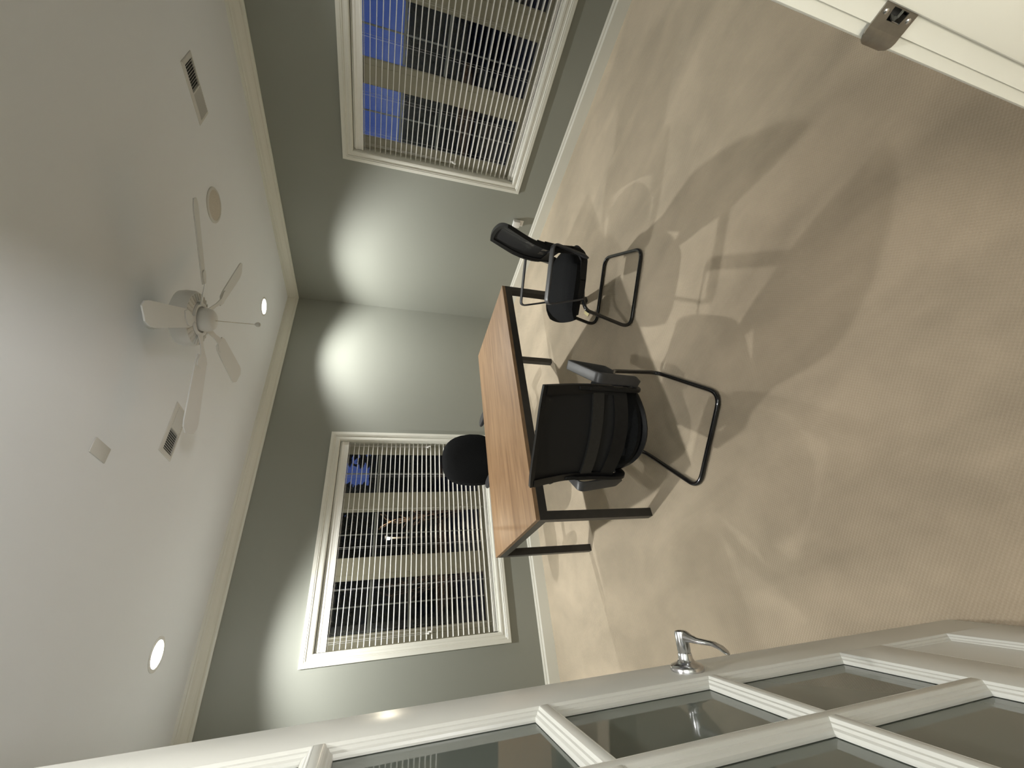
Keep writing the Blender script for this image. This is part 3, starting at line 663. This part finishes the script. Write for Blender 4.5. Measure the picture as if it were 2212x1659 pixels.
# ------------------------------------------------------------------ guest chairs (local +Y = the way the sitter faces)
def guest_chair():
    root = empty('guest_chair')
    r = .0125; X = .2515
    pts = [(X-.09, -.10, .385), (X-.02, .13, .383), (X, .19, .362), (X, .274, .0125+.0), (X, -.255, r), (-X, -.255, r), (-X, .274, .0125), (-X, .19, .362), (-X+.02, .13, .383), (-X+.09, -.10, .385)]
    path = fillet(pts, [0, .03, .055, .065, .075, .075, .065, .055, .03, 0], 8)
    bm = new(); tube(bm, path, r, 14); obj('sled_base', bm, M['tube'], root, True)
    # side frames: back upright turning into the seat rail
    for s in (-1, 1):
        ctr = [(-.186, .745), (-.176, .69), (-.170, .60), (-.176, .50), (-.172, .435), (-.130, .408), (.0, .402), (.12, .402)]
        bm = new()
        pl = fillet([(s*.222, y, z) for y, z in ctr], .05, 4)
        # rectangular section 46 mm deep, 16 mm wide, in the plane of the side
        rings = []
        for i, p in enumerate(pl):
            t = (pl[min(i+1, len(pl)-1)]-pl[max(i-1, 0)]).normalized(); nrm = Vector((0, -t.z, t.y))
            u = i/(len(pl)-1); dp = .024 if u > .12 else .016+.008*u/.12
            xw = .009
            rings.append([bm.verts.new(p+Vector((a*xw, 0, 0))+nrm*b*dp) for a, b in ((-1, -1), (1, -1), (1, 1), (-1, 1))])
        for A, B in zip(rings, rings[1:]):
            for q in range(4): bm.faces.new((A[q], A[(q+1) % 4], B[(q+1) % 4], B[q]))
        bm.faces.new(rings[0][::-1]); bm.faces.new(rings[-1])
        bmesh.ops.bevel(bm, geom=list(bm.edges), offset=.003, segments=1, affect='EDGES')
        obj('side_frame', bm, M['plastic'], root, True)
    # back shell: curved in plan, S-shaped in profile
    def yb(x, z):
        k = [(.44, -.155), (.50, -.150), (.60, -.142), (.69, -.150), (.775, -.172), (.875, -.212), (.955, -.245)]
        for (z0, y0), (z1, y1) in zip(k, k[1:]):
            if z <= z1 or z1 == k[-1][0]:
                t = (z-z0)/(z1-z0); y = y0+(y1-y0)*t; break
        amp = .050 if z < .75 else .050-.020*(z-.75)/.2
        return y - amp*(1-(x/.235)**2)
    def sheet(x0, x1, zlo, zhi, thick, nx=14, nz=8, yo=0, rnd=0):
        bm = new(); F, Bk = [], []
        for j in range(nz+1):
            rowf, rowb = [], []
            for i in range(nx+1):
                x = x0+(x1-x0)*i/nx
                lo = zlo(x) if callable(zlo) else zlo; hi = zhi(x) if callable(zhi) else zhi
                z = lo+(hi-lo)*j/nz; y = yb(x, z)+yo
                rowf.append(bm.verts.new((x, y, z))); rowb.append(bm.verts.new((x, y-thick, z)))
            F.append(rowf); Bk.append(rowb)
        for j in range(nz):
            for i in range(nx):
                bm.faces.new((F[j][i], F[j][i+1], F[j+1][i+1], F[j+1][i])); bm.faces.new((Bk[j][i], Bk[j+1][i], Bk[j+1][i+1], Bk[j][i+1]))
        for j in range(nz):
            for i in (0, nx): bm.faces.new((F[j][i], F[j+1][i], Bk[j+1][i], Bk[j][i]))
        for i in range(nx):
            for j in (0, nz): bm.faces.new((F[j][i], Bk[j][i], Bk[j][i+1], F[j][i+1]))
        return bm
    topz = lambda x: .958-.018*abs(x/.235)**3
    zb0 = lambda x: .475+.02*abs(x/.235)**2
    obj('back_mesh', sheet(-.212, .212, lambda x: .52, lambda x: topz(x)-.014, .003, 16, 14, -.010), M['mesh'], root, True)
    obj('back_top_rail', sheet(-.236, .236, lambda x: topz(x)-.022, topz, .022, 18, 2), M['plastic'], root, True)
    obj('back_bottom_rail', sheet(-.232, .232, zb0, lambda x: zb0(x)+.068, .026, 18, 3), M['plastic'], root, True)
    for s in (-1, 1):
        a, b = (-.236, -.196) if s < 0 else (.196, .236)
        obj('back_side_rail', sheet(a, b, lambda x: zb0(x)+.06, lambda x: topz(x)-.02, .026, 3, 12), M['plastic'], root, True)
    obj('lumbar_bar', sheet(-.200, .200, lambda x: .605, lambda x: .665, .014, 16, 4, -.014), M['lumbar'], root, True)
    # seat cushion and pan
    def cushion(x, y0, y1, z0, z1, rr, front):
        bm = new(); nx, ny = 14, 14; T, Bt = [], []
        for j in range(ny+1):
            rt_, rb_ = [], []
            for i in range(nx+1):
                u, v = -1+2*i/nx, -1+2*j/ny
                e = max(abs(u), abs(v))
                # squircle outline
                px = x*u*(1-.07*v*v*abs(u)-(.06*v*v if v < 0 else 0)); py = (y0+y1)/2+(y1-y0)/2*v*(1-.09*u*u*abs(v))+(.105*u*u*v*v if v < 0 else 0)
                dome = (1-abs(u)**6)*(1-abs(v)**6)
                wf = front*max(0, (v-.55)/.45)**2 + .028*max(0, (-v-.45)/.55)**2
                rt_.append(bm.verts.new((px, py, z0+.018+(z1-z0-.018)*(.35+.65*dome)-wf)))
                rb_.append(bm.verts.new((px*.97, py*.985, z0-wf*.4)))
            T.append(rt_); Bt.append(rb_)
        for j in range(ny):
            for i in range(nx):
                bm.faces.new((T[j][i], T[j][i+1], T[j+1][i+1], T[j+1][i])); bm.faces.new((Bt[j][i], Bt[j+1][i], Bt[j+1][i+1], Bt[j][i+1]))
        for j in range(ny):
            for i in (0, nx): bm.faces.new((T[j][i], T[j+1][i], Bt[j+1][i], Bt[j][i]))
        for i in range(nx):
            for j in (0, ny): bm.faces.new((T[j][i], Bt[j][i], Bt[j][i+1], T[j][i+1]))
        return bm
    obj('seat', cushion(.238, -.245, .285, .418, .490, .03, .030), M['fabric'], root, True)
    obj('seat_pan', cushion(.222, -.255, .25, .388, .424, .02, .0), M['plastic'], root, True)
    # arms: flat band bent into front leg, top and rear leg
    for s in (-1, 1):
        x = s*.272
        pts = fillet([(x-s*.030, .125, .405), (x-s*.012, .138, .450), (x, .188, .652), (x, -.188, .652), (x-s*.010, -.150, .440), (x-s*.030, -.140, .408)], [0, .02, .032, .030, .02, 0], 7)
        bm = new(); sweep(bm, pts, rrect(.012, .052, .005), up=Vector((1, 0, 0)))
        obj('armrest', bm, M['armgrey'], root, True)
    return root
def copy_tree(o, parent=None):
    c = o.copy(); COL.objects.link(c); c.parent = parent
    for ch in list(o.children): copy_tree(ch, c)
    return c
ch1 = guest_chair()
ch2 = copy_tree(ch1)
for c, (x, y), (fx, fy), dr, lb in ((ch1, (-1.850, -2.352), (-.69, .72), .045, 'black mesh cantilever guest chair facing left, nearest the right wall'),
                                (ch2, (-3.022, -2.427), (.722, .692), -.012, 'black mesh cantilever guest chair seen from behind, nearest the doorway')):
    c.location = (x, y, 0); c.rotation_euler = (0, 0, math.atan2(fy, fx)-PI/2+dr); thing(c, lb, 'chair', 'cantilever guest chairs before the desk')

# ------------------------------------------------------------------ office chair behind the desk (faces the desk, -y)
def office_chair():
    root = empty('office_chair', (-2.335, -.66, 0), PI+math.radians(4)); thing(root, 'black swivel office chair with a rounded fabric back behind the desk', 'chair')
    for k in range(5):
        a = math.radians(56+72*k); c, s = math.cos(a), math.sin(a)
        f = lambda p, q, r: Vector((c*p-s*q, s*p+c*q, r))
        bm = new(); sweep(bm, [f(.03, 0, .105), f(.15, 0, .092), f(.30, 0, .068)], rrect(.034, .026, .008), scale=[1.2, 1, .75]); sp = obj('spoke', bm, M['plastic'], root, True)
        ca = empty('caster', (0, 0, 0)); ca.parent = root
        bm = new(); tube(bm, [f(.292, 0, .040), f(.292, 0, .072)], .006, 8); obj('stem', bm, M['tube'], ca)
        for q in (-.016, .016):
            bm = new(); lathe(bm, [(0, -.009), (.020, -.009), (.0255, -.004), (.0255, .004), (.020, .009), (0, .009)], 20, lambda p, r_, h: f(.305+p, q+h, .0255+r_)); obj('wheel', bm, M['rubber'], ca, True)
        bm = new(); box(bm, (.282, -.008, .022), (.318, .008, .046), f, .004); obj('fork', bm, M['plastic'], ca)
    bm = new(); lathe(bm, [(0, .085), (.040, .085), (.040, .125), (.026, .130), (.026, .30), (.018, .30), (.018, .43), (0, .43)], 20); obj('gas_lift', bm, M['plastic'], root, True)
    def pad(hw, hd, z0, z1, cy):
        bm = new(); prof = [(0, 0), (.86, 0), (.97, .25), (1, .5), (.97, .78), (.88, .97), (.6, 1.0), (0, 1.0)]
        n = 28; rings = []
        for k, (r, h) in enumerate(prof):
            if r == 0: rings.append([bm.verts.new((0, cy, z0+(z1-z0)*h))]); continue
            ring = []
            for q in range(n):
                a = 2*PI*q/n; cc, ss = math.cos(a), math.sin(a); e = .62
                ring.append(bm.verts.new((hw*r*math.copysign(abs(cc)**e, cc), cy+hd*r*math.copysign(abs(ss)**e, ss), z0+(z1-z0)*h)))
            rings.append(ring)
        for A, B in zip(rings, rings[1:]):
            for k in range(n):
                k2 = (k+1) % n
                if len(A) == 1: bm.faces.new((A[0], B[k2], B[k]))
                elif len(B) == 1: bm.faces.new((A[k], A[k2], B[0]))
                else: bm.faces.new((A[k], A[k2], B[k2], B[k]))
        return bm
    obj('seat', pad(.255, .25, .435, .525, .02), M['fabric'], root, True)
    bm = new(); box(bm, (-.09, -.10, .405), (.09, .10, .437), ID, .01); obj('mechanism', bm, M['plastic'], root)
    # backrest: rounded cushion, standing at local -y
    bm = new(); n, m_ = 30, 7; prof = [(0, 1), (.55, 1), (.84, .92), (.96, .55), (1, 0), (.96, -.55), (.84, -.9), (.5, -1), (0, -1)]
    rings = []
    hw, zc, hz, th = .278, .755, .272, .045
    for r, h in prof:
        if r == 0: rings.append([bm.verts.new((0, -.245+th*h, zc))]); continue
        ring = []
        for q in range(n):
            a = 2*PI*q/n; cc, ss = math.cos(a), math.sin(a); e = .68
            x = hw*r*math.copysign(abs(cc)**e, cc); z = hz*r*math.copysign(abs(ss)**e, ss)
            x *= 1-.10*max(0, z/hz)
            ring.append(bm.verts.new((x, -.245+th*h+.05*(x/hw)**2-.10*z*abs(z)/hz*.35-.06*z, zc+z)))
        rings.append(ring)
    for A, B in zip(rings, rings[1:]):
        for k in range(n):
            k2 = (k+1) % n
            if len(A) == 1: bm.faces.new((A[0], B[k2], B[k]))
            elif len(B) == 1: bm.faces.new((A[k], A[k2], B[0]))
            else: bm.faces.new((A[k], A[k2], B[k2], B[k]))
    obj('backrest', bm, M['fabric'], root, True)
    bm = new(); sweep(bm, fillet([(0, -.05, .415), (0, -.28, .415), (0, -.300, .62)], .06, 5), rrect(.06, .012, .004)); obj('back_bracket', bm, M['plastic'], root, True)
    for s in (-1, 1):
        ar = empty('armrest', (0, 0, 0)); ar.parent = root
        bm = new(); sweep(bm, fillet([(s*.10, -.03, .425), (s*.325, -.03, .425), (s*.325, -.03, .645)], .06, 5), rrect(.05, .014, .004), up=Vector((0, 1, 0)) if False else Vector((0, 0, 1))); obj('arm_bracket', bm, M['plastic'], ar, True)
        bm = pad(.042, .125, .640, .672, .03); bmesh.ops.translate(bm, verts=bm.verts, vec=(s*.328, 0, 0)); obj('arm_pad', bm, M['armgrey'], ar, True)
office_chair()

# light gleam on the carpet by the desk leg, built as a slip
bm = new()
vs = [(-.052, -.022, .001), (.030, -.034, .001), (.044, .012, .012), (-.030, .030, .006)]
A = [bm.verts.new(v) for v in vs]; B = [bm.verts.new((v[0], v[1], v[2]+.0012)) for v in vs]
bm.faces.new(A[::-1]); bm.faces.new(B)
for k in range(4): bm.faces.new((A[k], A[(k+1) % 4], B[(k+1) % 4], B[k]))
o = obj('gleam_slip', bm, M['floor_gleam']); o.location = (-1.655, -1.905, 0); o.rotation_euler = (0, 0, .7); thing(o, 'pale yellow gleam of light on the carpet under the desk, built as a slip', 'floor_gleam')

# ------------------------------------------------------------------ outdoors at dusk
bm = new(); box(bm, (-60, -60, -.5), (80, 80, -.30)); o = struct(obj('ground', bm, M['soil']))
def tree(x, y, h, rad, n, label, seed):
    rnd = random.Random(seed)
    root = empty('evergreen_tree', (x, y, -.30)); thing(root, label, 'tree', 'dark trees outside the windows')
    bm = new(); tube(bm, [(0, 0, 0), (.03, .02, h*.5), (0, 0, h*.9)], .09, 8, scale=[1, .7, .2]); obj('trunk', bm, M['twig'], root)
    bm = new()
    for k in range(n):
        z = h*(.05+.95*rnd.random()); u = z/h
        rr = rad*(1 if u < .62 else math.sqrt(max(.02, 1-((u-.62)/.40)**2)))*(.30+.70*math.sqrt(rnd.random())); a = rnd.random()*2*PI
        c = Vector((rr*math.cos(a), rr*math.sin(a), z)); sz = .09+.11*rnd.random()
        d1 = Vector((rnd.uniform(-1, 1), rnd.uniform(-1, 1), rnd.uniform(-.7, .7))).normalized()*sz; d2 = d1.orthogonal().normalized()*sz*.6
        bm.faces.new([bm.verts.new(c+d1), bm.verts.new(c+d2), bm.verts.new(c-d1), bm.verts.new(c-d2)])
    o = obj('foliage', bm, M['leaf'], root, recalc=False); o['kind'] = 'stuff'
for k, (x, y, h, rad, n, nm) in enumerate([(-6.0, 7.6, 4.6, 1.1, 6500, 'farthest left outside the back window'), (-3.06, 7.6, 4.9, 1.13, 7000, 'behind the left pane of the back window'),
                                        (-.36, 9.0, 5.4, 1.28, 7500, 'behind the middle pane of the back window'), (2.55, 8.3, 4.8, 1.15, 1500, 'with thin leaves to the right outside the back window')]):
    tree(x, y, h, rad, n, 'dark evergreen tree '+nm, 20+k)
# a clipped hedge that ends at eye level outside the right window
def hedge(name, x0, x1, y0, y1, h, n, label, seed):
    rnd = random.Random(seed)
    root = empty(name, ((x0+x1)/2, (y0+y1)/2, -.30)); thing(root, label, 'hedge'); off = Vector(root.location)
    bm = new(); box(bm, (x0+.1, y0+.1, -.30), (x1-.1, y1-.1, h-.06), lambda a, b, c: Vector((a, b, c))-off); obj('inner_mass', bm, M['leaf'], root)
    bm = new()
    for k in range(n):
        fc = rnd.random()
        if fc < .35: p = Vector((rnd.uniform(x0, x1), rnd.uniform(y0, y1), h-rnd.random()*.08))
        elif fc < .7: p = Vector((x0+rnd.random()*.08, rnd.uniform(y0, y1), rnd.uniform(-.3, h)))
        else: p = Vector((rnd.uniform(x0, x1), y0+rnd.random()*.08, rnd.uniform(-.3, h)))
        p -= off; s = .05+.05*rnd.random()
        d1 = Vector((rnd.uniform(-1, 1), rnd.uniform(-1, 1), rnd.uniform(-.5, .5))).normalized()*s; d2 = d1.orthogonal().normalized()*s*.6
        bm.faces.new([bm.verts.new(p+q) for q in (d1, d2, -d1, -d2)])
    o = obj('foliage', bm, M['leaf'], root, recalc=False); o['kind'] = 'stuff'
hedge('clipped_hedge', 5.2, 6.4, -9, 7, 1.60, 14000, 'long dark clipped hedge outside the right window', 3)
hedge('clipped_hedge', -11, 5.0, 10.6, 11.6, 2.0, 12000, 'dark clipped hedge behind the trees outside the back window', 4)

# lit lantern among bare twigs outside the back window
LX, LY, LZ = -2.18, 3.0, 1.42
root = empty('garden_lantern', (LX, LY, -.30)); thing(root, 'small lit garden lantern on a post outside the back window', 'lamp')
f = lambda a, b, c: Vector((a, b, c+.30))
bm = new(); tube(bm, [f(0, 0, -.30), f(0, 0, LZ-.05)], .016, 10); obj('post', bm, M['frame'], root)
bm = new(); lathe(bm, [(0, LZ-.045), (.030, LZ-.040), (.034, LZ-.034), (0, LZ-.034)], 16, f); obj('holder', bm, M['frame'], root)
bm = new(); lathe(bm, [(0, LZ-.034), (.014, LZ-.032), (.020, LZ-.015), (.022, LZ), (.018, LZ+.016), (.009, LZ+.024), (0, LZ+.026)], 18, f); obj('globe', bm, M['bulb'], root, True)
bm = new(); lathe(bm, [(0, LZ+.060), (.010, LZ+.060), (.045, LZ+.046), (.045, LZ+.042), (0, LZ+.042)], 16, f); obj('cap', bm, M['frame'], root, True)
l = bpy.data.lights.new('lantern_light', 'POINT'); l.energy = 16; l.color = (1, .85, .65); l.shadow_soft_size = .03
lo = bpy.data.objects.new('lantern_light', l); COL.objects.link(lo); lo.parent = root; lo.location = (.05, -.09, LZ+.30)
def shrub(x, y, seed, label):
    rnd = random.Random(seed); root = empty('bare_shrub', (x, y, -.30)); thing(root, label, 'shrub', 'bare twiggy shrubs round the lantern')
    for k in range(9):
        bm = new(); a = rnd.random()*2*PI; L_ = rnd.uniform(1.25, 1.75); ln = rnd.uniform(.12, .40)
        p = [Vector((.04*math.cos(a), .04*math.sin(a), 0))]
        for q in range(1, 7):
            t = q/6; p.append(Vector((ln*t**1.5*math.cos(a)+rnd.uniform(-.02, .02), ln*t**1.5*math.sin(a)+rnd.uniform(-.02, .02), L_*t)))
        tube(bm, p, .006, 5, scale=[1, .9, .8, .7, .55, .4, .25])
        for q in range(2, 7):
            for e in range(3):
                b0 = p[q]; d = Vector((rnd.uniform(-1, 1), rnd.uniform(-1, 1), rnd.uniform(.1, .9))).normalized()
                tube(bm, [b0, b0+d*.10+Vector((0, 0, .01)), b0+d*.22+Vector((rnd.uniform(-.04, .04), rnd.uniform(-.04, .04), .03))], .0026, 4, scale=[1, .7, .4])
        obj('stem', bm, M['twig'], root)
shrub(LX+.56, LY+.25, 5, 'bare twiggy shrub right of the garden lantern')
shrub(LX-.56, LY+.25, 6, 'bare twiggy shrub left of the garden lantern')
